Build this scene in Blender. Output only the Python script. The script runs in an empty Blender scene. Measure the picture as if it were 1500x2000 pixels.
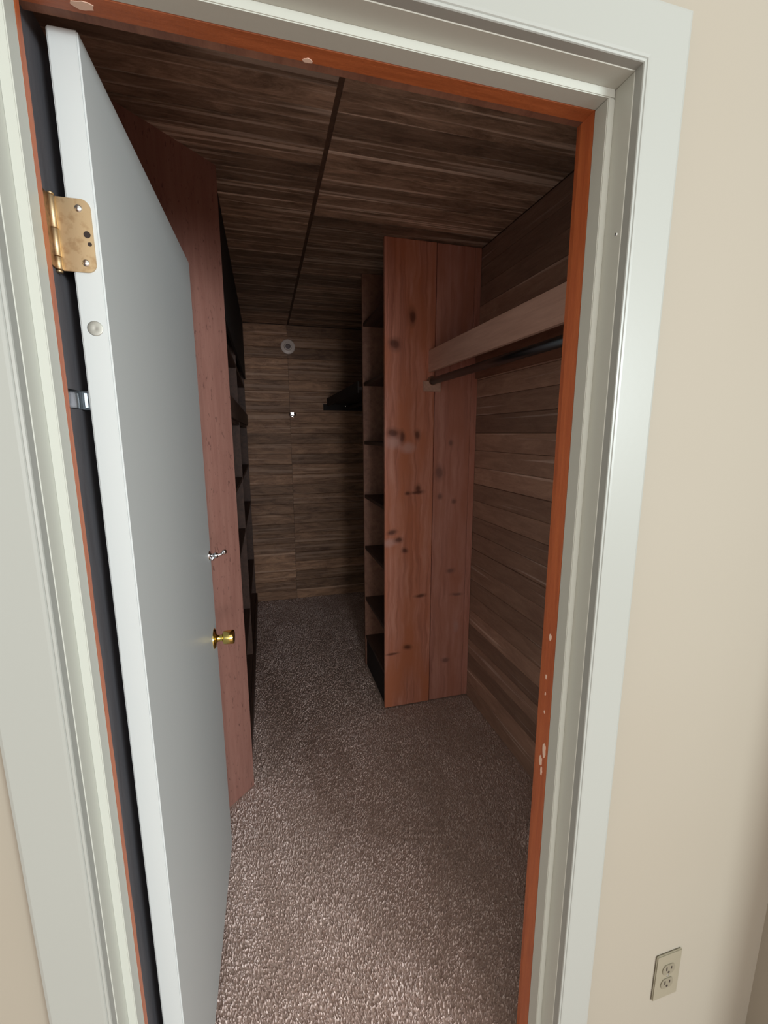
import bpy, bmesh, math, random
import numpy as np
from mathutils import Vector, Matrix
random.seed(7)
C = bpy.context.scene.collection

# ---------------------------------------------------------------- camera
cam_d = bpy.data.cameras.new('camera')
cam = bpy.data.objects.new('camera', cam_d); C.objects.link(cam)
bpy.context.scene.camera = cam
cam_d.sensor_fit = 'VERTICAL'; cam_d.sensor_height = 36.0; cam_d.sensor_width = 27.0
F = 848.8
cam_d.lens = F / 2000 * 36.0
cam_d.clip_start = 0.02
Rm = Matrix(((0.96473, 0.04825, -0.25879, 0), (-0.26324, 0.17097, -0.94946, 0), (-0.00157, 0.98409, 0.17764, 0), (0, 0, 0, 1)))
cam.matrix_world = Matrix.Translation((-0.0191, -0.0422, 1.5311)) @ Rm

# ---------------------------------------------------------------- light
w = bpy.data.worlds.new('world'); bpy.context.scene.world = w; w.use_nodes = True
bg = w.node_tree.nodes['Background']
bg.inputs[0].default_value = (1.0, 0.955, 0.86, 1); bg.inputs[1].default_value = 1.0
def area(name, loc, target, sx, sy, power, col):
    l = bpy.data.lights.new(name, 'AREA'); l.shape = 'RECTANGLE'; l.size = sx; l.size_y = sy
    l.energy = power; l.color = col
    o = bpy.data.objects.new(name, l); C.objects.link(o); o.location = loc
    o.rotation_euler = (Vector(target) - Vector(loc)).to_track_quat('-Z', 'Z').to_euler()
    return o
area('window_daylight', (2.0, -2.6, 1.92), (0.1, 0.6, 1.3), 1.2, 0.6, 120, (0.86, 0.97, 1.0))
area('closet_fill_light', (0.45, -4.6, 1.40), (0.1, 0.6, 1.3), 1.3, 1.2, 92, (0.97, 0.98, 1.0))  # added fill lamp behind the camera, lifts the dim closet interior
vs = bpy.context.scene.view_settings
vs.view_transform = 'Standard'; vs.look = 'None'; vs.gamma = 1.0; vs.use_curve_mapping = False
vs.exposure = 0.08

# ---------------------------------------------------------------- materials
def srgb(r, g, b):
    f = lambda c: (c / 255 / 12.92) if c / 255 <= 0.04045 else ((c / 255 + 0.055) / 1.055) ** 2.4
    return (f(r), f(g), f(b), 1)
class NT:
    def __init__(s, name, rough=0.6, metal=0.0, spec=0.5):
        s.m = bpy.data.materials.new(name); s.m.use_nodes = True; s.t = s.m.node_tree
        s.b = s.t.nodes['Principled BSDF']; s.b.inputs['Roughness'].default_value = rough
        s.b.inputs['Metallic'].default_value = metal; s.b.inputs['Specular IOR Level'].default_value = spec
    def n(s, k, **kw):
        x = s.t.nodes.new(k)
        for a, v in kw.items(): setattr(x, a, v)
        return x
    def l(s, a, b): s.t.links.new(a, b)
    def math(s, op, a, b=None, c=None):
        x = s.n('ShaderNodeMath', operation=op)
        for i, v in enumerate((a, b, c)):
            if v is None: continue
            if isinstance(v, (int, float)): x.inputs[i].default_value = v
            else: s.l(v, x.inputs[i])
        return x.outputs[0]
    def mix(s, fac, a, b):
        x = s.n('ShaderNodeMix', data_type='RGBA')
        for sock, v in ((x.inputs[0], fac), (x.inputs[6], a), (x.inputs[7], b)):
            if isinstance(v, (int, float)): sock.default_value = v
            elif isinstance(v, tuple): sock.default_value = v
            else: s.l(v, sock)
        return x.outputs[2]
    def ramp(s, v, stops):
        x = s.n('ShaderNodeValToRGB'); e = x.color_ramp.elements
        while len(e) < len(stops): e.new(0.5)
        for q, (p, c) in zip(e, stops): q.position = p; q.color = c
        s.l(v, x.inputs[0]); return x.outputs[0]
    def noise(s, vec, scale, detail=4, rough=0.6, dist=0.0):
        x = s.n('ShaderNodeTexNoise'); x.inputs['Scale'].default_value = scale
        x.inputs['Detail'].default_value = detail; x.inputs['Roughness'].default_value = rough
        x.inputs['Distortion'].default_value = dist
        s.l(vec, x.inputs['Vector']); return x.outputs['Fac']
    def coords(s, scale=(1, 1, 1), rand=True):
        tc = s.n('ShaderNodeTexCoord'); mp = s.n('ShaderNodeMapping'); mp.inputs['Scale'].default_value = scale
        s.l(tc.outputs['Object'], mp.inputs['Vector'])
        if not rand: return mp.outputs[0]
        oi = s.n('ShaderNodeObjectInfo'); a = s.n('ShaderNodeVectorMath', operation='ADD')
        s.l(mp.outputs[0], a.inputs[0]); s.l(s.math('MULTIPLY', oi.outputs['Random'], 57.0), a.inputs[1])
        return a.outputs[0]
    def bump(s, h, strength=0.3, dist=0.004):
        x = s.n('ShaderNodeBump'); x.inputs['Strength'].default_value = strength; x.inputs['Distance'].default_value = dist
        s.l(h, x.inputs['Height']); s.l(x.outputs[0], s.b.inputs['Normal'])
    def col(s, c):
        if isinstance(c, tuple): s.b.inputs['Base Color'].default_value = c
        else: s.l(c, s.b.inputs['Base Color'])

def paint(name, c1, c2, rough, bumpd=0.0006, sc=60):
    k = NT(name, rough); v = k.coords((1, 1, 1), False)
    k.col(k.mix(k.noise(v, 1.3, 3), c1, c2))
    k.bump(k.noise(v, sc, 5), 0.25, bumpd); return k.m
M = {}
M['wall'] = paint('wall_paint', srgb(145, 136, 122), srgb(149, 142, 129), 0.7)
M['trim'] = paint('trim_paint', srgb(148, 149, 143), srgb(152, 154, 149), 0.38, 0.0004, 90)
M['jamb'] = paint('trim_paint_lifted', srgb(178, 179, 170), srgb(182, 184, 175), 0.35, 0.0004, 90)  # frame paint made lighter, extra light for shaded reveals and stops in its colour
M['door'] = paint('door_paint', srgb(184, 187, 186), srgb(188, 192, 191), 0.42, 0.0004, 120)

def rough_sawn(name, base, dark, light, amt=0.5, thr=0.56):
    """coarse sawn boards: long streaks of grain along the object's x axis"""
    k = NT(name, 0.62)
    v = k.coords((1.6, 60, 60)); n1 = k.noise(v, 1.0, 5, 0.65, 0.3)
    v2 = k.coords((5, 22, 22)); n2 = k.noise(v2, 1.0, 6, 0.75, 0.6)
    v3 = k.coords((1.1, 45, 45)); n3 = k.noise(v3, 1.0, 2, 0.5)
    c = k.mix(k.ramp(n2, [(0.36, (0, 0, 0, 1)), (0.64, (1, 1, 1, 1))]), dark, base)
    c = k.mix(k.math('MULTIPLY', k.ramp(n3, [(thr, (0, 0, 0, 1)), (thr + 0.08, (1, 1, 1, 1))]), amt), c, light)
    oi = k.n('ShaderNodeObjectInfo')
    hv = k.n('ShaderNodeHueSaturation'); k.l(c, hv.inputs['Color'])
    k.l(k.math('MULTIPLY_ADD', oi.outputs['Random'], 0.7, 0.65), hv.inputs['Value'])
    k.col(hv.outputs[0])
    k.bump(k.math('ADD', n1, n2), 0.7, 0.004); return k.m
M['plank'] = rough_sawn('rough_sawn_cedar', srgb(188, 158, 136), srgb(118, 96, 80), srgb(246, 224, 206), 0.7)
M['side'] = rough_sawn('rough_sawn_cedar_side', srgb(176, 142, 122), srgb(150, 118, 102), srgb(238, 214, 200), 0.5, 0.64)
M['back'] = rough_sawn('rough_sawn_cedar_back', srgb(180, 140, 110), srgb(118, 86, 66), srgb(214, 180, 156), 0.45)

def fine_wood(name, a, b, axis=(40, 40, 3), rough=0.5, spk=0.0):
    k = NT(name, rough); v = k.coords(axis); n1 = k.noise(v, 1.0, 5, 0.7, 0.4)
    n2 = k.noise(k.coords((120, 120, 40)), 1.0, 3)
    c = k.mix(k.ramp(n1, [(0.35, (0, 0, 0, 1)), (0.65, (1, 1, 1, 1))]), a, b)
    if spk: c = k.mix(k.math('MULTIPLY', k.ramp(n2, [(0.62, (0, 0, 0, 1)), (0.7, (1, 1, 1, 1))]), spk), c, srgb(70, 40, 36))
    k.col(c); k.bump(k.math('ADD', n1, n2), 0.3, 0.0015); return k.m
M['panel'] = fine_wood('mauve_brown_plywood', srgb(138, 95, 84), srgb(150, 107, 95), (60, 60, 4), 0.55, 0.6)
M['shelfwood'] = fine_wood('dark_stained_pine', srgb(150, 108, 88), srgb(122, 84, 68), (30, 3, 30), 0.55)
M['leftwood'] = fine_wood('shade_dark_wood', srgb(96, 70, 58), srgb(72, 52, 44), (30, 3, 30), 0.6)  # shade under shelves and in cubbies put into the wood colour
M['fascia'] = fine_wood('brown_pine', srgb(222, 184, 166), srgb(204, 164, 146), (40, 3, 40), 0.5)
M['gap'] = fine_wood('shade_grey_rebate', srgb(88, 86, 90), srgb(76, 74, 78), (40, 40, 4), 0.7)  # rebate grey with the dimness of the hinge gap painted in
M['slot'] = fine_wood('dark_brown_backing', srgb(104, 80, 64), srgb(84, 64, 52), (40, 40, 4), 0.8)
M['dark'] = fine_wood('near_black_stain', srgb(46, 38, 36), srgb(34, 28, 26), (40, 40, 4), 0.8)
M['orange'] = fine_wood('orange_stained_jamb', srgb(184, 100, 56), srgb(160, 80, 44), (50, 50, 4), 0.42)
M['orange_head'] = fine_wood('orange_stained_head', srgb(176, 98, 56), srgb(146, 78, 42), (4, 50, 50), 0.42)

def knotty(name, knots, seed, lift=0, mauve=0):
    """knotty pine with the grain up the board; knots at given (x, z, rx, rz, tone) of the board"""
    k = NT(name, 0.45)
    tc = k.n('ShaderNodeTexCoord'); nz = k.n('ShaderNodeTexNoise'); nz.inputs['Scale'].default_value = 9
    nz.inputs['Detail'].default_value = 3
    k.l(tc.outputs['Object'], nz.inputs['Vector'])
    sb = k.n('ShaderNodeVectorMath', operation='SUBTRACT'); k.l(nz.outputs['Color'], sb.inputs[0]); sb.inputs[1].default_value = (.5, .5, .5)
    sc = k.n('ShaderNodeVectorMath', operation='SCALE'); k.l(sb.outputs[0], sc.inputs[0]); sc.inputs['Scale'].default_value = 0.035
    ad = k.n('ShaderNodeVectorMath', operation='ADD'); k.l(tc.outputs['Object'], ad.inputs[0]); k.l(sc.outputs[0], ad.inputs[1])
    P = ad.outputs[0]
    mp = k.n('ShaderNodeMapping'); mp.inputs['Scale'].default_value = (34, 1, 1.5); mp.inputs['Location'].default_value = (seed, seed, 0)
    k.l(P, mp.inputs['Vector']); g = k.noise(mp.outputs[0], 1.0, 5, 0.6, 0.8)
    mp2 = k.n('ShaderNodeMapping'); mp2.inputs['Scale'].default_value = (9, 1, 2.2); mp2.inputs['Location'].default_value = (seed * 2, 0, 1)
    k.l(P, mp2.inputs['Vector']); g2 = k.noise(mp2.outputs[0], 1.0, 3)
    c = k.ramp(g, [(0.30, srgb(172 + lift, 102 + lift, 82 + lift)), (0.5, srgb(216 + lift, 146 + lift, 124 + lift)), (0.7, srgb(232 + lift, 170 + lift, 150 + lift))])
    c = k.mix(k.ramp(g2, [(0.42, (0, 0, 0, 1)), (0.66, (1, 1, 1, 1))]), c, srgb(212, 132, 98))
    sx = k.n('ShaderNodeSeparateXYZ'); k.l(P, sx.inputs[0])
    for (x, z, rx, rz, tone) in knots:
        dx = k.math('DIVIDE', k.math('SUBTRACT', sx.outputs[0], x), rx * 1.15)
        dz = k.math('DIVIDE', k.math('SUBTRACT', sx.outputs[2], z), rz * 1.25)
        d = k.math('SQRT', k.math('ADD', k.math('MULTIPLY', dx, dx), k.math('MULTIPLY', dz, dz)))
        if tone == 'd':
            halo = k.ramp(d, [(0.0, (1, 1, 1, 1)), (0.35, (.9, .9, .9, 1)), (0.6, (.35, .35, .35, 1)), (1.0, (0, 0, 0, 1))])
            c = k.mix(k.math('MULTIPLY', halo, 0.85), c, srgb(84, 44, 36))
        else:
            halo = k.ramp(d, [(0.3, (1, 1, 1, 1)), (1.0, (0, 0, 0, 1))])
            c = k.mix(k.math('MULTIPLY', halo, 0.6), c, srgb(228, 186, 180))
    if mauve: c = k.mix(mauve, c, srgb(178, 132, 126))
    k.col(c); k.bump(g, 0.25, 0.0015); return k.m

k = NT('beige_carpet_backing', 0.95, 0, 0.1); v = k.coords((1, 1, 1), False)
n1 = k.noise(v, 190, 3, 0.7); n2 = k.noise(v, 3.0, 3); n3 = k.noise(v, 38, 3)
c = k.mix(k.ramp(n1, [(0.38, (0, 0, 0, 1)), (0.62, (1, 1, 1, 1))]), srgb(172, 148, 138), srgb(196, 172, 160))
k.col(c); k.bump(k.math('ADD', n1, n3), 0.4, 0.002); M['carpet'] = k.m
k = NT('carpet_yarn', 0.95, 0, 0.1)
geo = k.n('ShaderNodeNewGeometry')
c = k.ramp(geo.outputs['Random Per Island'], [(0.0, srgb(184, 162, 156)), (0.5, srgb(212, 190, 182)), (1.0, srgb(236, 218, 211))])
v = k.coords((3.2, 1.6, 1), False)
c = k.mix(k.math('MULTIPLY', k.ramp(k.noise(v, 1.6, 4, 0.6, 1.2), [(0.42, (1, 1, 1, 1)), (0.62, (0, 0, 0, 1))]), 0.45), c, srgb(158, 130, 116))
k.col(c); M['yarn'] = k.m

def metal(name, c, rough, d=None, amt=0.5):
    k = NT(name, rough, 1.0)
    if d: 
        v = k.coords((1, 1, 1)); k.col(k.mix(k.math('MULTIPLY', k.ramp(k.noise(v, 55, 4), [(0.5, (0, 0, 0, 1)), (0.62, (1, 1, 1, 1))]), amt), c, d))
    else: k.col(c)
    return k.m
M['brass'] = metal('tarnished_brass', srgb(198, 174, 138), 0.45, srgb(150, 112, 72), 0.4)
M['brass_dark'] = metal('dark_tarnished_brass', srgb(130, 100, 74), 0.45, srgb(76, 52, 38), 0.8)
M['brass_shiny'] = metal('polished_brass', srgb(232, 206, 120), 0.14)
M['steel'] = metal('steel_screw', srgb(222, 226, 226), 0.22)
M['chrome'] = metal('chrome', srgb(225, 225, 228), 0.08)
M['plug'] = metal('dull_grey_metal', srgb(176, 176, 168), 0.5)
M['rod'] = metal('painted_dark_rod', srgb(96, 100, 104), 0.35)
def flat(name, c, rough): 
    k = NT(name, rough); k.col(k.mix(k.noise(k.coords(), 40, 3), c, tuple([q * 0.93 for q in c[:3]] + [1]))); return k.m
M['black'] = flat('dark_hole', srgb(40, 28, 22), 0.8)
M['porcelain'] = flat('porcelain', srgb(240, 226, 218), 0.25)
M['socket'] = flat('grey_socket', srgb(120, 104, 104), 0.4)
M['outlet'] = flat('ivory_plastic', srgb(134, 127, 109), 0.4)
M['outlet2'] = flat('ivory_receptacle', srgb(122, 115, 98), 0.45)
M['chip'] = flat('bare_white_chip', srgb(226, 196, 176), 0.7)

# ---------------------------------------------------------------- mesh helpers
def obj(name, bm, m, parent=None, smooth=False):
    me = bpy.data.meshes.new(name); bm.to_mesh(me); bm.free()
    me.materials.append(m)
    if smooth:
        for p in me.polygons: p.use_smooth = True
    o = bpy.data.objects.new(name, me); C.objects.link(o)
    if parent: o.parent = parent
    return o
def box(bm, x0, x1, y0, y1, z0, z1, bev=0.0, seg=1):
    b = bmesh.new(); r = bmesh.ops.create_cube(b, size=1)
    for v in b.verts:
        v.co = Vector(((x0 + x1) / 2 + v.co.x * (x1 - x0), (y0 + y1) / 2 + v.co.y * (y1 - y0), (z0 + z1) / 2 + v.co.z * (z1 - z0)))
    if bev: bmesh.ops.bevel(b, geom=b.edges[:], offset=bev, segments=seg, affect='EDGES')
    t = bpy.data.meshes.new('t'); b.to_mesh(t); b.free(); bm.from_mesh(t); bpy.data.meshes.remove(t)
    return bm
def B(*a, **k): return box(bmesh.new(), *a, **k)
def prism(bm, pts, frame, L):
    """extrude polygon pts (u, v) by L along frame's w axis; frame = (origin, u, v, w)"""
    o, u, v, w_ = [Vector(q) for q in frame]
    a = [bm.verts.new(o + u * p[0] + v * p[1]) for p in pts]
    b = [bm.verts.new(o + u * p[0] + v * p[1] + w_ * L) for p in pts]
    n = len(pts); bm.faces.new(a[::-1]); bm.faces.new(b)
    for i in range(n): bm.faces.new((a[i], a[(i + 1) % n], b[(i + 1) % n], b[i]))
    bmesh.ops.recalc_face_normals(bm, faces=bm.faces[:]); return bm
def lathe(bm, prof, origin, axis, seg=32):
    """revolve (distance along axis, radius) pairs"""
    q = Vector(axis).to_track_quat('Z', 'Y').to_matrix(); o = Vector(origin); rings = []
    for (d, r) in prof:
        if r < 1e-6: rings.append([bm.verts.new(o + q @ Vector((0, 0, d)))])
        else: rings.append([bm.verts.new(o + q @ Vector((r * math.cos(2 * math.pi * i / seg), r * math.sin(2 * math.pi * i / seg), d))) for i in range(seg)])
    for A, Bq in zip(rings, rings[1:]):
        for i in range(seg):
            j = (i + 1) % seg
            if len(A) == 1 and len(Bq) == 1: continue
            if len(A) == 1: bm.faces.new((A[0], Bq[i], Bq[j]))
            elif len(Bq) == 1: bm.faces.new((A[i], A[j], Bq[0]))
            else: bm.faces.new((A[i], A[j], Bq[j], Bq[i]))
    bmesh.ops.recalc_face_normals(bm, faces=bm.faces[:]); return bm
def tube(bm, pts, r, seg=12):
    pts = [Vector(p) for p in pts]; rings = []
    for i, p in enumerate(pts):
        t = (pts[min(i + 1, len(pts) - 1)] - pts[max(i - 1, 0)]).normalized(); q = t.to_track_quat('Z', 'Y').to_matrix()
        rr = r[i] if isinstance(r, (list, tuple)) else r
        rings.append([bm.verts.new(p + q @ Vector((rr * math.cos(2 * math.pi * k / seg), rr * math.sin(2 * math.pi * k / seg), 0))) for k in range(seg)])
    for a, b in zip(rings, rings[1:]):
        for k in range(seg): bm.faces.new((a[k], a[(k + 1) % seg], b[(k + 1) % seg], b[k]))
    bm.faces.new(rings[0][::-1]); bm.faces.new(rings[-1]); bmesh.ops.recalc_face_normals(bm, faces=bm.faces[:]); return bm
def empty(name, loc=(0, 0, 0)):
    o = bpy.data.objects.new(name, None); C.objects.link(o); o.location = loc; o.empty_display_size = 0.05; return o
def struct(o, label, cat):
    o['kind'] = 'structure'; o['label'] = label; o['category'] = cat; return o
def thing(o, label, cat, group=None):
    o['label'] = label; o['category'] = cat
    if group: o['group'] = group
    return o

# ---------------------------------------------------------------- dimensions
CEIL = 2.435; WY0, WY1 = 0.548, 0.665           # the wall with the doorway
XL, XR, ZH = -0.2715, 0.507, 2.030              # jamb faces and head
SX, SZ = 0.012, 0.012                          # stop projection
SY0, SY1, SY2 = 0.583, 0.611, 0.641            # stop front, paint line, stained edge end
CR = 1.072; BACK = 3.933                         # closet right wall, back wall
SEAM = 0.222

# ---------------------------------------------------------------- setting: doorway wall
bm = bmesh.new()
box(bm, -2.6, XL - 0.02, WY0, WY1, 0, 2.5)
box(bm, XR + 0.02, 1.10, WY0, WY1, 0, 2.5)
box(bm, XL - 0.02, XR + 0.02, WY0, WY1, ZH + 0.02, 2.5)
struct(obj('wall_front', bm, M['wall']), 'warm white painted wall around the closet doorway', 'wall')
struct(obj('wall_right', B(1.10, 1.23, 0.25, WY1, 0, 2.5), M['wall']), 'warm white room wall meeting the doorway wall beyond the outlet', 'wall')

tr = struct(empty('trim_1', (0.12, 0.6, 0)), 'white painted door frame with orange stained inner edge', 'door frame')
def tobj(name, bm, m, smooth=False, label=None):
    bmesh.ops.translate(bm, verts=bm.verts[:], vec=(-0.12, -0.6, 0)); o = obj(name, bm, m, tr, smooth)
    if label: o['label'] = label
    return o
# jamb boards (front half painted; hinge rebate dark grey, the gap's shade in its colour)
tobj('jamb', B(XR, XR + 0.02, WY0, SY2, 0, ZH, bev=0.001), M['jamb'])
tobj('strike_rebate', B(XR + 0.0005, XR + 0.02, SY2, WY1 + 0.002, 0, ZH), M['orange'], label='orange brown stained rebate behind the latch side stop')
tobj('jamb', B(XL - 0.02, XL, WY0, SY2, 0, ZH, bev=0.001), M['jamb'])
tobj('hinge_rebate', B(XL - 0.02, XL - 0.0005, SY2, 0.735, 0, ZH + 0.02), M['gap'], label='rebate behind the hinge side stop, gap shade painted in dark grey')
tobj('head_jamb', B(XL - 0.02, XR + 0.02, WY0, SY2, ZH, ZH + 0.02, bev=0.001), M['jamb'])
tobj('head_rebate', B(XL - 0.02, XR + 0.02, SY2, WY1 + 0.002, ZH + 0.0005, ZH + 0.02), M['shelfwood'], label='dark brown stained rebate above the door')
# door stops: white half then stained half
tobj('door_stop', B(XR - SX, XR + 0.001, SY0, SY1, 0, ZH - SZ, bev=0.0012, seg=2), M['jamb'])
tobj('door_stop', B(XL - 0.001, XL + SX, SY0, SY1, 0, ZH - SZ, bev=0.0012, seg=2), M['jamb'])
tobj('door_stop', B(XL, XR, SY0, SY1, ZH - SZ, ZH + 0.001, bev=0.0012, seg=2), M['jamb'])
def wavy_strip(xa, xb, y0, y1, z0, z1, n=60, amp=0.0012):
    b = B(xa, xb, y0, y1, z0, z1)
    L = z1 - z0
    bmesh.ops.bisect_plane
    for i in range(1, n):
        bmesh.ops.bisect_plane(b, geom=b.verts[:] + b.edges[:] + b.faces[:], plane_co=(0, 0, z0 + L * i / n), plane_no=(0, 0, 1))
    rr = random.Random(3)
    off = [rr.uniform(-1, 1) * amp for _ in range(n + 1)]
    for v in b.verts:
        i = int(round((v.co.z - z0) / L * n))
        if abs(v.co.y - y1) < 1e-5: v.co.y += off[i]
    return b
tobj('stained_edge', wavy_strip(XR - SX, XR + 0.001, SY1, SY2, 0, ZH - SZ), M['orange'], label='orange brown stained back edge of the frame')
tobj('stained_edge', wavy_strip(XL - 0.001, XL + SX, SY1, SY1 + 0.012, 0, ZH - SZ), M['orange'], label='orange brown stained back edge of the frame')
tobj('stained_edge', B(XL, XR, SY1, SY2 - 0.003, ZH - SZ, ZH + 0.001, bev=0.001), M['orange_head'], label='orange brown stained back edge of the frame')
# casings with a small inner bead and eased outer edge
CW = 0.076; IN = 0.0008
prof = [(0, 0), (0, 0.013), (0.0008, 0.0145), (0.0035, 0.015), (0.0045, 0.0142), (0.0055, 0.0155), (0.009, 0.016), (CW - 0.006, 0.016), (CW - 0.002, 0.0145), (CW, 0.011), (CW, 0)]
def casing(p0, u, wdir, L, mit0, mit1):
    b = bmesh.new(); prism(b, prof, (p0, u, (0, -1, 0), wdir), L)
    o = Vector(p0); uu = Vector(u); ww = Vector(wdir)
    for v in b.verts:
        d = v.co - o; a = d.dot(uu); t = d.dot(ww)
        if t > L / 2: v.co += ww * a * mit1
        else: v.co -= ww * a * mit0
    return b
zt = ZH + IN
tobj('casing', casing((XR + IN, WY0, 0), (1, 0, 0), (0, 0, 1), zt, 0, 1), M['trim'])
tobj('casing', casing((XL - IN, WY0, 0), (-1, 0, 0), (0, 0, 1), zt, 0, 1), M['trim'])
tobj('casing', casing((XL - IN, WY0, zt), (0, 0, 1), (1, 0, 0), XR - XL + 2 * IN, 1, 1), M['trim'])
# chips where the paint and stain are knocked off
def blob(p, n, u, ru, rv, th=0.0008, seed=0):
    b = bmesh.new(); rr = random.Random(seed); n = Vector(n); u = Vector(u); v = n.cross(u); p = Vector(p); k_ = 12
    ring = []; ring2 = []
    for i in range(k_):
        a = 2 * math.pi * i / k_; s = rr.uniform(0.65, 1.15); q = p + u * ru * s * math.cos(a) + v * rv * s * math.sin(a)
        ring.append(b.verts.new(q)); ring2.append(b.verts.new(q * 1.0 + n * th))
    b.faces.new(ring2); b.faces.new(ring[::-1])
    for i in range(k_): b.faces.new((ring[i], ring[(i + 1) % k_], ring2[(i + 1) % k_], ring2[i]))
    bmesh.ops.recalc_face_normals(b, faces=b.faces[:]); return b
xs = XR - SX
for i, (y, z, ru, rv) in enumerate([(0.627, 1.144, 0.007, 0.004), (0.631, 1.059, 0.005, 0.002), (0.63, 1.023, 0.004, 0.0018), (0.629, 0.984, 0.004, 0.0016), (0.622, 0.905, 0.018, 0.006), (0.63, 0.873, 0.013, 0.004), (0.626, 0.852, 0.010, 0.003)]):
    tobj('paint_chip', blob((xs + 0.0002, y, z), (-1, 0, 0), (0, 0, 1), ru, rv, seed=i), M['chip'], label='pale chip in the orange stain')
for i, (x, y, rx, ry) in enumerate([(0.061, 0.634, 0.006, 0.004), (-0.196, 0.626, 0.013, 0.007)]):
    tobj('paint_chip', blob((x, y, ZH - SZ + 0.0002), (0, 0, -1), (1, 0, 0), rx, ry, seed=i + 20), M['chip'], label='pale chip in the orange stain')
tobj('nail_head', lathe(bmesh.new(), [(0, 0.0028), (0.001, 0.0022), (0.0013, 0)], (XR, 0.558, 1.825), (-1, 0, 0), 10), M['steel'])
# small metal keeper on the hinge side of the frame
kb = bmesh.new(); box(kb, XL - 0.004, XL + 0.0005, 0.645, 0.700, 1.566, 1.592, bev=0.0006); box(kb, XL - 0.004, XL + 0.012, 0.700, 0.704, 1.565, 1.593, bev=0.0008)
tobj('metal_keeper', kb, M['rod'], label='small grey metal plate behind the frame')
tobj('keeper_lip', B(XL + 0.004, XL + 0.0095, 0.6975, 0.7005, 1.568, 1.590, bev=0.0008), M['chrome'], label='bright bent lip of the metal plate')

# ---------------------------------------------------------------- setting: closet shell
fl = struct(obj('floor', B(-5.0, 5.0, -7.0, BACK + 0.1, -0.06, 0.0), M['carpet']), 'beige brown cut pile carpet through the doorway and closet', 'floor')
ce = struct(obj('ceiling', B(-1.3, CR + 0.12, WY1, BACK + 0.1, CEIL + 0.006, CEIL + 0.1), M['slot']), 'dark rough sawn plank ceiling of the closet', 'ceiling')
wr = struct(obj('wall_closet_right', B(CR + 0.010, CR + 0.11, WY1, BACK + 0.1, 0, CEIL + 0.02), M['dark']), 'closet right wall of rough brown horizontal planks', 'wall')
wb = struct(obj('wall_back', B(-0.75, CR + 0.11, BACK + 0.010, BACK + 0.1, 0, CEIL + 0.02), M['dark']), 'closet back wall of rough brown horizontal planks', 'wall')
struct(obj('wall_closet_left', B(-0.75, -0.64, 1.1, BACK + 0.1, 0, CEIL + 0.02), M['dark']), 'dark closet wall behind the left bookcase', 'wall')
# diagonal wall of smooth plywood, its end at (-.14, 1.69)
s2 = math.sqrt(0.5); ex, ey = -0.1334, 1.7306
bm = bmesh.new(); prism(bm, [(0, 0), (1.55, 0), (1.55, 0.05), (0.03, 0.05), (0, 0.02)], ((ex, ey, 0), (-s2, -s2, 0), (-s2, s2, 0), (0, 0, 1)), CEIL + 0.012)
wl = struct(obj('wall_left', bm, M['panel']), 'diagonal closet wall of smooth mauve brown plywood behind the open door', 'wall')
struct(obj('wall_closet_front', B(-1.3, XL - 0.0202, WY1, WY1 + 0.012, 0, CEIL + 0.012), M['dark']), 'dark inner face of the doorway wall, left of the door', 'wall')

# planks: one mesh per length, chamfered long edges, copied in a loop
def plank_mesh(L, W, T, m):
    b = bmesh.new(); c = 0.0022
    pr = [(-W / 2, 0), (W / 2, 0), (W / 2, T - c), (W / 2 - c, T), (-W / 2 + c, T), (-W / 2, T - c)]
    prism(b, pr, ((-L / 2, 0, 0), (0, 1, 0), (0, 0, 1), (1, 0, 0)), L)
    me = bpy.data.meshes.new('plank'); b.to_mesh(me); b.free(); me.materials.append(m); return me
cache = {}
def planks(parent, start, long, step, normal, L, total, pitch, T=0.010, m=None):
    m = m or M['plank']
    """rows of boards: start = outer corner of the first row, long = board direction, step = row direction"""
    n = int(round(total / pitch)); W = total / n
    key = (round(L, 3), round(W, 4), T, m.name)
    if key not in cache: cache[key] = plank_mesh(L, W - 0.0012, T, m)
    u, v, nn = Vector(long), Vector(step), Vector(normal)
    rot = Matrix((u, v, nn)).transposed().to_4x4()
    for i in range(n):
        o = bpy.data.objects.new('plank', cache[key]); C.objects.link(o); o.parent = parent
        o.matrix_world = Matrix.Translation(Vector(start) + u * L / 2 + v * W * (i + 0.5) + nn * random.uniform(-0.0015, 0.0012)) @ rot
P = 0.0889
planks(ce, (-1.3, BACK, CEIL + 0.012), (1, 0, 0), (0, -1, 0), (0, 0, -1), 1.3 + SEAM - 0.008, BACK - WY1, P)
planks(ce, (SEAM + 0.008, BACK, CEIL + 0.012), (1, 0, 0), (0, -1, 0), (0, 0, -1), CR - SEAM - 0.008, BACK - WY1, P)
planks(wr, (CR + 0.010, WY1, 0), (0, 1, 0), (0, 0, 1), (-1, 0, 0), BACK - WY1, CEIL, P, m=M['side'])
planks(wb, (CR, BACK + 0.010, 0), (-1, 0, 0), (0, 0, 1), (0, -1, 0), CR - 0.214, CEIL, P, m=M['back'])
planks(wb, (0.212, BACK + 0.010, 0), (-1, 0, 0), (0, 0, 1), (0, -1, 0), 0.83, CEIL, P, m=M['back'])

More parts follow.
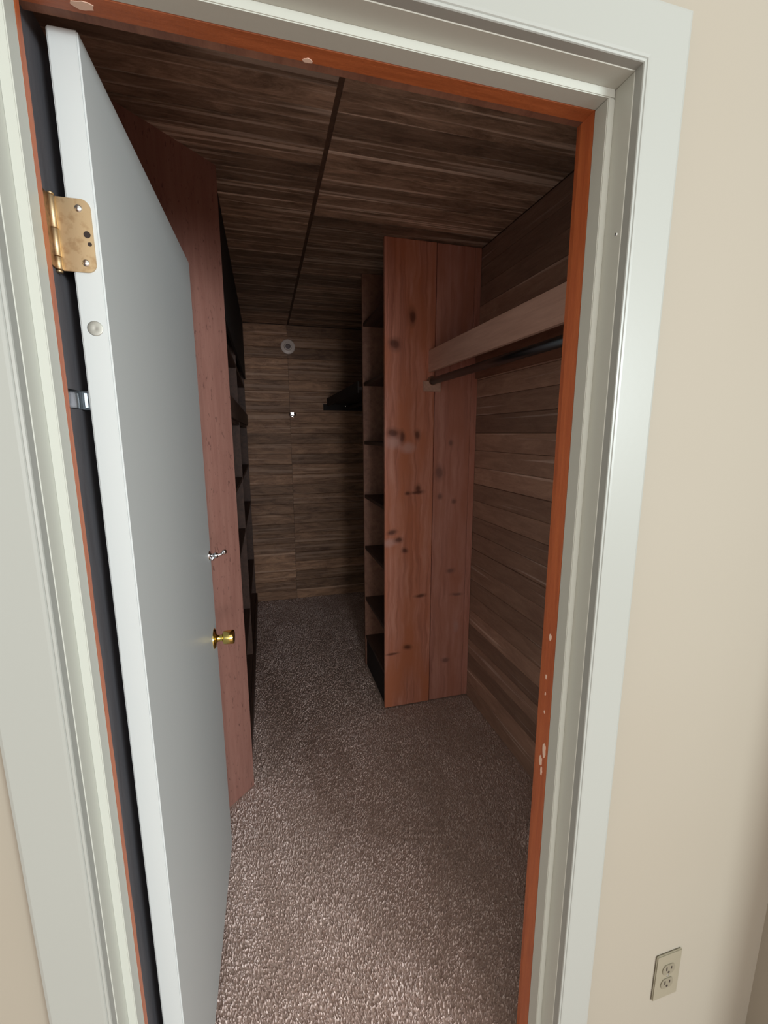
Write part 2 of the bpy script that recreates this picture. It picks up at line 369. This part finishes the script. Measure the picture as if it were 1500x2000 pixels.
# carpet pile: short leaning twisted tufts over the floor that shows
def pile():
    rng = np.random.default_rng(5); pts = []
    def field(x0, x1, y0, y1, s):
        gx, gy = np.meshgrid(np.arange(x0, x1, s), np.arange(y0, y1, s)); n = gx.size
        return np.c_[gx.ravel() + rng.uniform(-s, s, n) * 0.7, gy.ravel() + rng.uniform(-s, s, n) * 0.7, np.full(n, s)]
    a = np.concatenate([field(-0.45, 1.065, 0.58, 1.5, 0.0052), field(-0.42, 1.065, 1.5, 2.09, 0.0062), field(-0.16, 0.562, 2.09, BACK - 0.01, 0.008), field(0.562, 1.065, 2.615, BACK - 0.01, 0.009)])
    x, y, s = a.T
    keep = ~(((x - ex) * s2 * -1 + (y - ey) * s2 > -0.012)) | (y > ey)        # in front of the diagonal wall
    keep &= ~((x < -0.19) & (x > -0.255) & (y > 0.66) & (y < 1.45) & False)
    keep &= (y > WY1 - 0.03) | ((x > XL + 0.005) & (x < XR - 0.005))
    x, y, s = x[keep], y[keep], s[keep]; n = len(x)
    mound = 0.55 + 0.45 * np.sin(x * 9 + 1.3 * np.sin(y * 5)) * np.sin(y * 7 + 2 * np.sin(x * 4))
    hgt = rng.uniform(0.004, 0.009, n) * (0.85 + 0.25 * mound); wd = s * rng.uniform(0.28, 0.5, n)
    th = rng.uniform(0, np.pi, n)
    lean_a = 1.1 + 1.2 * np.sin(x * 4.3 + y * 2.1) + rng.normal(0, 0.9, n); ln = rng.uniform(0.2, 0.9, n) * hgt
    dx, dy = np.cos(th) * wd, np.sin(th) * wd; lx, ly = np.cos(lean_a) * ln, np.sin(lean_a) * ln
    V = np.empty((n, 5, 3)); z0 = np.full(n, -0.001)
    V[:, 0] = np.c_[x - dx, y - dy, z0]; V[:, 1] = np.c_[x + dx, y + dy, z0]
    V[:, 2] = np.c_[x + dx * .8 + lx * .5, y + dy * .8 + ly * .5, hgt * .65]; V[:, 3] = np.c_[x - dx * .8 + lx * .5, y - dy * .8 + ly * .5, hgt * .65]
    V[:, 4] = np.c_[x + lx, y + ly, hgt]
    me = bpy.data.meshes.new('carpet_pile'); base = np.arange(n)[:, None] * 5
    quads = base + np.array([[0, 1, 2, 3]]); tris = base + np.array([[3, 2, 4]])
    me.vertices.add(n * 5); me.vertices.foreach_set('co', V.ravel())
    loops = np.concatenate([quads.ravel(), tris.ravel()]); me.loops.add(len(loops)); me.loops.foreach_set('vertex_index', loops.astype(np.int32))
    st = np.concatenate([np.arange(n) * 4, n * 4 + np.arange(n) * 3]).astype(np.int32)
    me.polygons.add(2 * n); me.polygons.foreach_set('loop_start', st)
    me.update(calc_edges=True); me.validate(); me.materials.append(M['yarn'])
    o = bpy.data.objects.new('carpet_pile', me); C.objects.link(o); o.parent = fl; o['kind'] = 'stuff'
pile()

# ---------------------------------------------------------------- the open door
TH = 0.035; DW = 0.771
door = struct(empty('door_1', (-0.2535, 0.674, 0.0)), 'plain pale grey white door standing open into the closet', 'door')
door.rotation_euler = (0, 0, math.radians(-0.9))
# local axes: y runs from hinge edge to free edge, x=0 back face, x=TH the face seen
obj('door_slab', B(0, TH, 0, DW, 0.018, 2.026, bev=0.002, seg=2), M['door'], door)
def hinge(zc):
    h = bpy.data.objects.new('hinge', None); C.objects.link(h); h.parent = door
    hh = 0.0445
    def leaf(x0, x1, y0, y1, name, mat, r=0.011):
        b = bmesh.new(); pts = [(x0, -hh)]
        for k_ in range(7):
            a = -math.pi / 2 + k_ * math.pi / 12; pts.append((x1 - r + r * math.cos(a), -hh + r + r * math.sin(a)))
        for k_ in range(7):
            a = k_ * math.pi / 12; pts.append((x1 - r + r * math.cos(a), hh - r + r * math.sin(a)))
        pts.append((x0, hh))
        prism(b, pts, ((0, y0, zc), (1, 0, 0), (0, 0, 1), (0, 1, 0)), y1 - y0)
        return obj(name, b, mat, h)
    leaf(-0.0135, 0.0285, -0.0024, 0.0006, 'leaf', M['brass'])
    # the leaf on the frame
    obj('leaf', B(-0.0185, -0.0160, -0.036, -0.003, zc - hh, zc + hh, bev=0.0006), M['brass_dark'], h)
    # five barrel knuckles
    for (za, zb) in ((-hh, -hh + 0.016), (-hh + 0.016, -hh + 0.050), (-hh + 0.050, hh)):
        L = zb - za - 0.0008
        obj('knuckle', lathe(bmesh.new(), [(0, 0), (0, 0.0046), (0.0004, 0.0050), (L - 0.0004, 0.0050), (L, 0.0046), (L, 0)], (-0.0150, -0.0045, zc + za), (0, 0, 1), 20), M['brass'], h, True)
    for zz in (hh + 0.0005, -hh - 0.0035):
        obj('pin_tip', lathe(bmesh.new(), [(0, 0), (0, 0.0042), (0.002, 0.0042), (0.003, 0.0025), (0.0032, 0)], (-0.0150, -0.0045, zc + zz), (0, 0, 1), 16), M['brass'], h, True)
    for (sx, sz) in ((0.0145, 0.033), (0.0165, -0.033)):
        s = lathe(bmesh.new(), [(0, 0.0046), (0.0008, 0.0042), (0.0016, 0.0028), (0.0019, 0)], (sx, -0.0024, zc + sz), (0, -1, 0), 18)
        obj('screw', s, M['steel'], h, True)
    for (sx, sz, r) in ((0.0215, 0.002, 0.0042), (0.0235, -0.0095, 0.0026)):
        obj('screw_hole', lathe(bmesh.new(), [(0, r), (0.0003, r), (0.0003, 0)], (sx, -0.0024, zc + sz), (0, -1, 0), 16), M['black'], h)['label'] = 'empty dark screw hole'
    return h
hinge(1.789)
hinge(0.24)
o = obj('screw_plug', lathe(bmesh.new(), [(0, 0.0098), (0.0005, 0.0097), (0.0007, 0.009), (0.0005, 0.002), (0.0002, 0)], (0.018, 0.0, 1.674), (0, -1, 0), 28), M['plug'], door, True)
o['label'] = 'round dull grey metal cap'
# brass knob
ky, kz = DW - 0.062, 0.872
kn = bpy.data.objects.new('door_knob', None); C.objects.link(kn); kn.parent = door
obj('rosette', lathe(bmesh.new(), [(0, 0.033), (0.002, 0.033), (0.006, 0.028), (0.008, 0.016), (0.008, 0)], (TH, ky, kz), (1, 0, 0), 40), M['brass_shiny'], kn, True)
obj('stem', lathe(bmesh.new(), [(0.006, 0.016), (0.012, 0.011), (0.022, 0.0105), (0.030, 0.013)], (TH, ky, kz), (1, 0, 0), 32), M['brass_shiny'], kn, True)
obj('knob', lathe(bmesh.new(), [(0.026, 0.010), (0.028, 0.019), (0.031, 0.0215), (0.044, 0.0225), (0.058, 0.0232), (0.062, 0.0215), (0.0635, 0.018), (0.0615, 0.008), (0.0612, 0)], (TH, ky, kz), (1, 0, 0), 40), M['brass_shiny'], kn, True)
# chrome hook higher up
hy, hz = DW - 0.035, 1.146
hk = bpy.data.objects.new('coat_hook', None); C.objects.link(hk); hk.parent = door
hk['label'] = 'small chrome hook on the door face above the knob'
b = lathe(bmesh.new(), [(0, 0.015), (0.003, 0.015), (0.005, 0.012), (0.0055, 0)], (TH, hy, hz), (1, 0, 0), 28); obj('base', b, M['chrome'], hk, True)
obj('arm', tube(bmesh.new(), [(TH + 0.004, hy, hz), (TH + 0.018, hy, hz - 0.002), (TH + 0.032, hy, hz), (TH + 0.043, hy, hz + 0.006)], [0.0075, 0.0055, 0.005, 0.0045], 16), M['chrome'], hk, True)
for (p, r) in (((TH + 0.020, hy, hz - 0.001), 0.0095), ((TH + 0.047, hy, hz + 0.009), 0.008), ((TH + 0.009, hy, hz - 0.012), 0.006)):
    b = bmesh.new(); bmesh.ops.create_uvsphere(b, u_segments=20, v_segments=12, radius=r, matrix=Matrix.Translation(p)); obj('ball', b, M['chrome'], hk, True)

# ---------------------------------------------------------------- right bookcase (open to the left)
BX, BY0, BY1 = 0.568, 2.095, 2.587
M['k1'] = knotty('knotty_red_pine_left_board', [(0.615, 1.49, .045, .035, 'l'), (0.69, 1.46, .05, .03, 'l'), (0.610, 1.535, .04, .03, 'd'), (0.655, 1.515, .022, .04, 'd'), (0.745, 1.525, .022, .03, 'd'), (0.745, 1.228, .045, .014, 'd'), (0.75, 1.25, .02, .03, 'd'), (0.694, 1.225, .02, .014, 'd'),
    (0.60, 0.965, .045, .022, 'l'), (0.605, 1.02, .035, .018, 'd'), (0.645, 0.975, .03, .018, 'd'), (0.676, 0.92, .022, .018, 'd'), (0.77, 0.655, .045, .012, 'd'), (0.61, 0.33, .05, .009, 'd'), (0.70, 0.36, .03, .02, 'd'), (0.705, 2.09, .022, .045, 'd'), (0.62, 1.96, .04, .035, 'd')], 3.1)
M['k2'] = knotty('knotty_red_pine_right_board', [(0.932, 1.482, .018, .018, 'd'), (0.959, 1.168, .022, .016, 'd'), (0.875, 1.20, .02, .02, 'd'), (0.946, 0.78, .03, .016, 'd'), (0.985, 0.64, .05, .010, 'd'), (0.929, 0.244, .03, .02, 'd'), (0.87, 1.33, .03, .05, 'd'), (0.99, 0.45, .02, .04, 'l')], 8.7, 14, 0.45)
bc = thing(empty('bookcase', (BX, BY0, 0)), 'tall floor to ceiling built-in bookcase of red knotty pine boards at the right wall', 'bookcase')
def bobj(par, org, name, bm_, m, label=None):
    o = obj(name, bm_, m, par); o.matrix_parent_inverse = Matrix.Translation(-Vector(org))
    if label: o['label'] = label
    return o
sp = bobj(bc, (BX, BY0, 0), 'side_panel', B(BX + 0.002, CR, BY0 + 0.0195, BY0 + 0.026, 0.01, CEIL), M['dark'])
o = bobj(bc, (BX, BY0, 0), 'board', B(BX, 0.8300, BY0, BY0 + 0.02, 0.008, CEIL, bev=0.0012), M['k1'], 'redder left board with large knots')
o = bobj(bc, (BX, BY0, 0), 'board', B(0.8345, 1.036, BY0 + 0.003, BY0 + 0.02, 0.008, CEIL, bev=0.0012), M['k2'], 'duller right board with small knots')
o = bobj(bc, (BX, BY0, 0), 'board', B(1.0375, CR - 0.001, BY0 + 0.003, BY0 + 0.02, 0.008, CEIL, bev=0.0012), M['k2'])
bobj(bc, (BX, BY0, 0), 'far_panel', B(BX, CR, BY1, BY1 + 0.02, 0.004, CEIL, bev=0.001), M['shelfwood'])
for z in (1.83, 1.485, 1.155, 0.826, 0.484, 0.216, 2.165):
    bobj(bc, (BX, BY0, 0), 'shelf', B(BX + 0.004, CR - 0.01, BY0 + 0.0262, BY1 - 0.0002, z - 0.019, z, bev=0.001), M['leftwood'])  # dark undersides come from the shade in the wood colour
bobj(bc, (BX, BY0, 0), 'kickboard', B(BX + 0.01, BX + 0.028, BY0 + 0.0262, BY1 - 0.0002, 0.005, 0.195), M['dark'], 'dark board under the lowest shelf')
bobj(bc, (BX, BY0, 0), 'back_panel', B(CR - 0.01, CR - 0.002, BY0 + 0.0262, BY1 - 0.0002, 0.005, CEIL), M['shelfwood'])

# left bookcase beyond the diagonal wall
lb = thing(empty('bookcase', (-0.17, 1.80, 0)), 'dark left-hand built-in bookcase seen edge-on beyond the diagonal wall', 'bookcase'); LO = (-0.17, 1.80, 0)
LX = -0.155
for (y0, y1) in ((1.80, 1.82), (2.75, 2.77), (BACK - 0.022, BACK - 0.003)):
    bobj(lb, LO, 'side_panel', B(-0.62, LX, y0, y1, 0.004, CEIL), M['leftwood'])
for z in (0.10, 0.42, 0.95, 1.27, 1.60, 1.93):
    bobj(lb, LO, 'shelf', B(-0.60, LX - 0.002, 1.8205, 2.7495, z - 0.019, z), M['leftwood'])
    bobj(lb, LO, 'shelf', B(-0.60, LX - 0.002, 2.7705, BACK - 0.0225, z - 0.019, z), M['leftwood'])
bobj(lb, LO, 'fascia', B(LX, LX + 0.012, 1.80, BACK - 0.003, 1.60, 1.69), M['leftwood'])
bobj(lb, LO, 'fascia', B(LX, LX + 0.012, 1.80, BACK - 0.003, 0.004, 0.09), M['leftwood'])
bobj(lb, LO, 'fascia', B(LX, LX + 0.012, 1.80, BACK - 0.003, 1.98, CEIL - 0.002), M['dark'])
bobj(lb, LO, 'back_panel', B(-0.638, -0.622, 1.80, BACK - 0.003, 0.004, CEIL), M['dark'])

# ---------------------------------------------------------------- hanging shelf and rod, right wall, near part
FX = 0.795
hs = thing(empty('closet_shelf', (FX, 0.69, 1.9)), 'long brown closet shelf with a deep front board on the right wall', 'shelf'); HO = (FX, 0.69, 1.9)
bobj(hs, HO, 'shelf_board', B(FX + 0.019, CR, 0.69, BY0 - 0.002, 1.915, 1.934), M['shelfwood'])
bobj(hs, HO, 'front_board', B(FX, FX + 0.019, 0.69, BY0 - 0.002, 1.834, 1.938, bev=0.0015), M['fascia'], 'paler brown front board')
bobj(hs, HO, 'wall_cleat', B(CR - 0.019, CR, 0.69, BY0 - 0.002, 1.81, 1.915), M['shelfwood'])
rd = thing(empty('clothes_rod', (0.785, 0.67, 1.79)), 'long dark grey clothes rod under the right closet shelf', 'rod'); RO = (0.785, 0.67, 1.79)
rod = bobj(rd, RO, 'rod', tube(bmesh.new(), [(0.815, 0.69, 1.79), (0.815, BY0 - 0.002, 1.79)], 0.0165, 24), M['rod'])
for p in rod.data.polygons: p.use_smooth = len(p.vertices) == 4
s = bmesh.new(); lathe(s, [(0, 0.026), (0.004, 0.026), (0.005, 0.02), (0.016, 0.02), (0.016, 0.0168)], (0.815, BY0, 1.79), (0, -1, 0), 28)
bobj(rd, RO, 'rod_socket', s, M['shelfwood'])
s = lathe(bmesh.new(), [(0, 0.0045), (0.002, 0.004), (0.0028, 0)], (0.772, BY0 + 0.0, 1.788), (0, -1, 0), 14)
bobj(rd, RO, 'screw', s, M['steel'])
s = bmesh.new(); box(s, 0.768, 0.86, BY0 - 0.012, BY0, 1.74, 1.79, bev=0.001); bobj(rd, RO, 'wooden_block', s, M['fascia'])

# far hanging shelf past the bookcase
h2 = thing(empty('closet_shelf', (0.50, 2.5, 1.735)), 'dark shelf past the tall bookcase, reaching the back wall', 'shelf'); H2 = (0.50, 2.5, 1.735)
bobj(h2, H2, 'shelf_board', B(0.55, CR, BY1 + 0.021, BACK - 0.001, 1.79, 1.81, bev=0.001), M['dark'])
bobj(h2, H2, 'front_board', B(0.54, 0.55, BY1 + 0.021, BACK - 0.001, 1.772, 1.84, bev=0.001), M['dark'])
bobj(h2, H2, 'wall_cleat', B(0.505, CR, BACK - 0.02, BACK - 0.001, 1.735, 1.789), M['dark'])
r2 = thing(empty('clothes_rod', (0.66, 2.5, 1.70)), 'dark rod ending at the back wall beneath the far shelf', 'rod'); R2 = (0.66, 2.5, 1.70)
bobj(r2, R2, 'rod', tube(bmesh.new(), [(0.73, BY1 + 0.021, 1.762), (0.73, BACK - 0.024, 1.762)], 0.015, 16), M['dark'])
bobj(r2, R2, 'screw', lathe(bmesh.new(), [(0, 0.008), (0.004, 0.007), (0.006, 0)], (0.705, BACK - 0.021, 1.775), (0, -1, 0), 14), M['steel'], 'bright screw head')

# ---------------------------------------------------------------- small things on the back wall
lh = thing(empty('lamp_holder', (0.216, BACK, 2.258)), 'round white porcelain lamp holder high on the closet back wall', 'lamp holder'); LH = (0.216, BACK, 2.258)
yb = BACK - 0.001
bobj(lh, LH, 'base', lathe(bmesh.new(), [(0, 0.060), (0.016, 0.060), (0.021, 0.056), (0.026, 0.034), (0.040, 0.030), (0.040, 0.022), (0.02, 0.021)], (0.216, yb, 2.258), (0, -1, 0), 36), M['porcelain'])
bobj(lh, LH, 'socket', lathe(bmesh.new(), [(0.018, 0), (0.018, 0.0205), (0.040, 0.0205), (0.040, 0.0185), (0.022, 0.018), (0.022, 0)], (0.216, yb, 2.258), (0, -1, 0), 28), M['socket'], 'grey threaded socket')
wh = thing(empty('wall_hook', (0.233, BACK, 1.695)), 'small shiny double hook halfway up the closet back wall', 'hook'); WH = (0.233, BACK, 1.695)
bobj(wh, WH, 'plate', B(0.218, 0.248, BACK - 0.003, BACK, 1.674, 1.716, bev=0.001), M['chrome'])
for sx in (-1, 1):
    bobj(wh, WH, 'prong', tube(bmesh.new(), [(0.233, BACK - 0.003, 1.692), (0.233 + sx * 0.012, BACK - 0.022, 1.680), (0.233 + sx * 0.02, BACK - 0.04, 1.686), (0.233 + sx * 0.023, BACK - 0.045, 1.706)], [0.005, 0.005, 0.005, 0.0075], 12), M['chrome'])

# ---------------------------------------------------------------- outlet on the room wall
ox, oz, oy = 0.803, 0.324, WY0
ot = thing(empty('outlet', (ox, oy, oz)), 'ivory duplex electrical outlet low on the wall right of the door frame', 'outlet'); OO = (ox, oy, oz)
bobj(ot, OO, 'cover_plate', B(ox - 0.035, ox + 0.035, oy - 0.005, oy, oz - 0.062, oz + 0.062, bev=0.0018, seg=2), M['outlet'])
for sz in (-1, 1):
    zc = oz + sz * 0.0195
    b = bmesh.new(); pts = []
    for k_ in range(24):
        a = 2 * math.pi * k_ / 24; pts.append((0.0172 * math.cos(a), max(-0.0138, min(0.0138, 0.0172 * math.sin(a)))))
    prism(b, pts, ((ox, oy - 0.0045, zc), (1, 0, 0), (0, 0, 1), (0, -1, 0)), 0.002)
    r = bobj(ot, OO, 'receptacle', b, M['outlet2'])
    sl = bmesh.new(); box(sl, ox - 0.0078, ox - 0.0054, oy - 0.0071, oy - 0.0060, zc - 0.001, zc + 0.008); box(sl, ox + 0.0054, ox + 0.0078, oy - 0.0071, oy - 0.0060, zc, zc + 0.007)
    lathe(sl, [(0, 0.0026), (0.0006, 0.0026), (0.0006, 0)], (ox, oy - 0.0065, zc - 0.007), (0, -1, 0), 12)
    s_ = obj('slots', sl, M['black'], r)
    s_.matrix_parent_inverse = Matrix.Translation(-Vector(OO)) @ Matrix.Identity(4); s_.matrix_parent_inverse = Matrix.Identity(4)
bobj(ot, OO, 'screw', lathe(bmesh.new(), [(0, 0.0034), (0.0008, 0.003), (0.0012, 0)], (ox, oy - 0.005, oz), (0, -1, 0), 14), M['plug'])
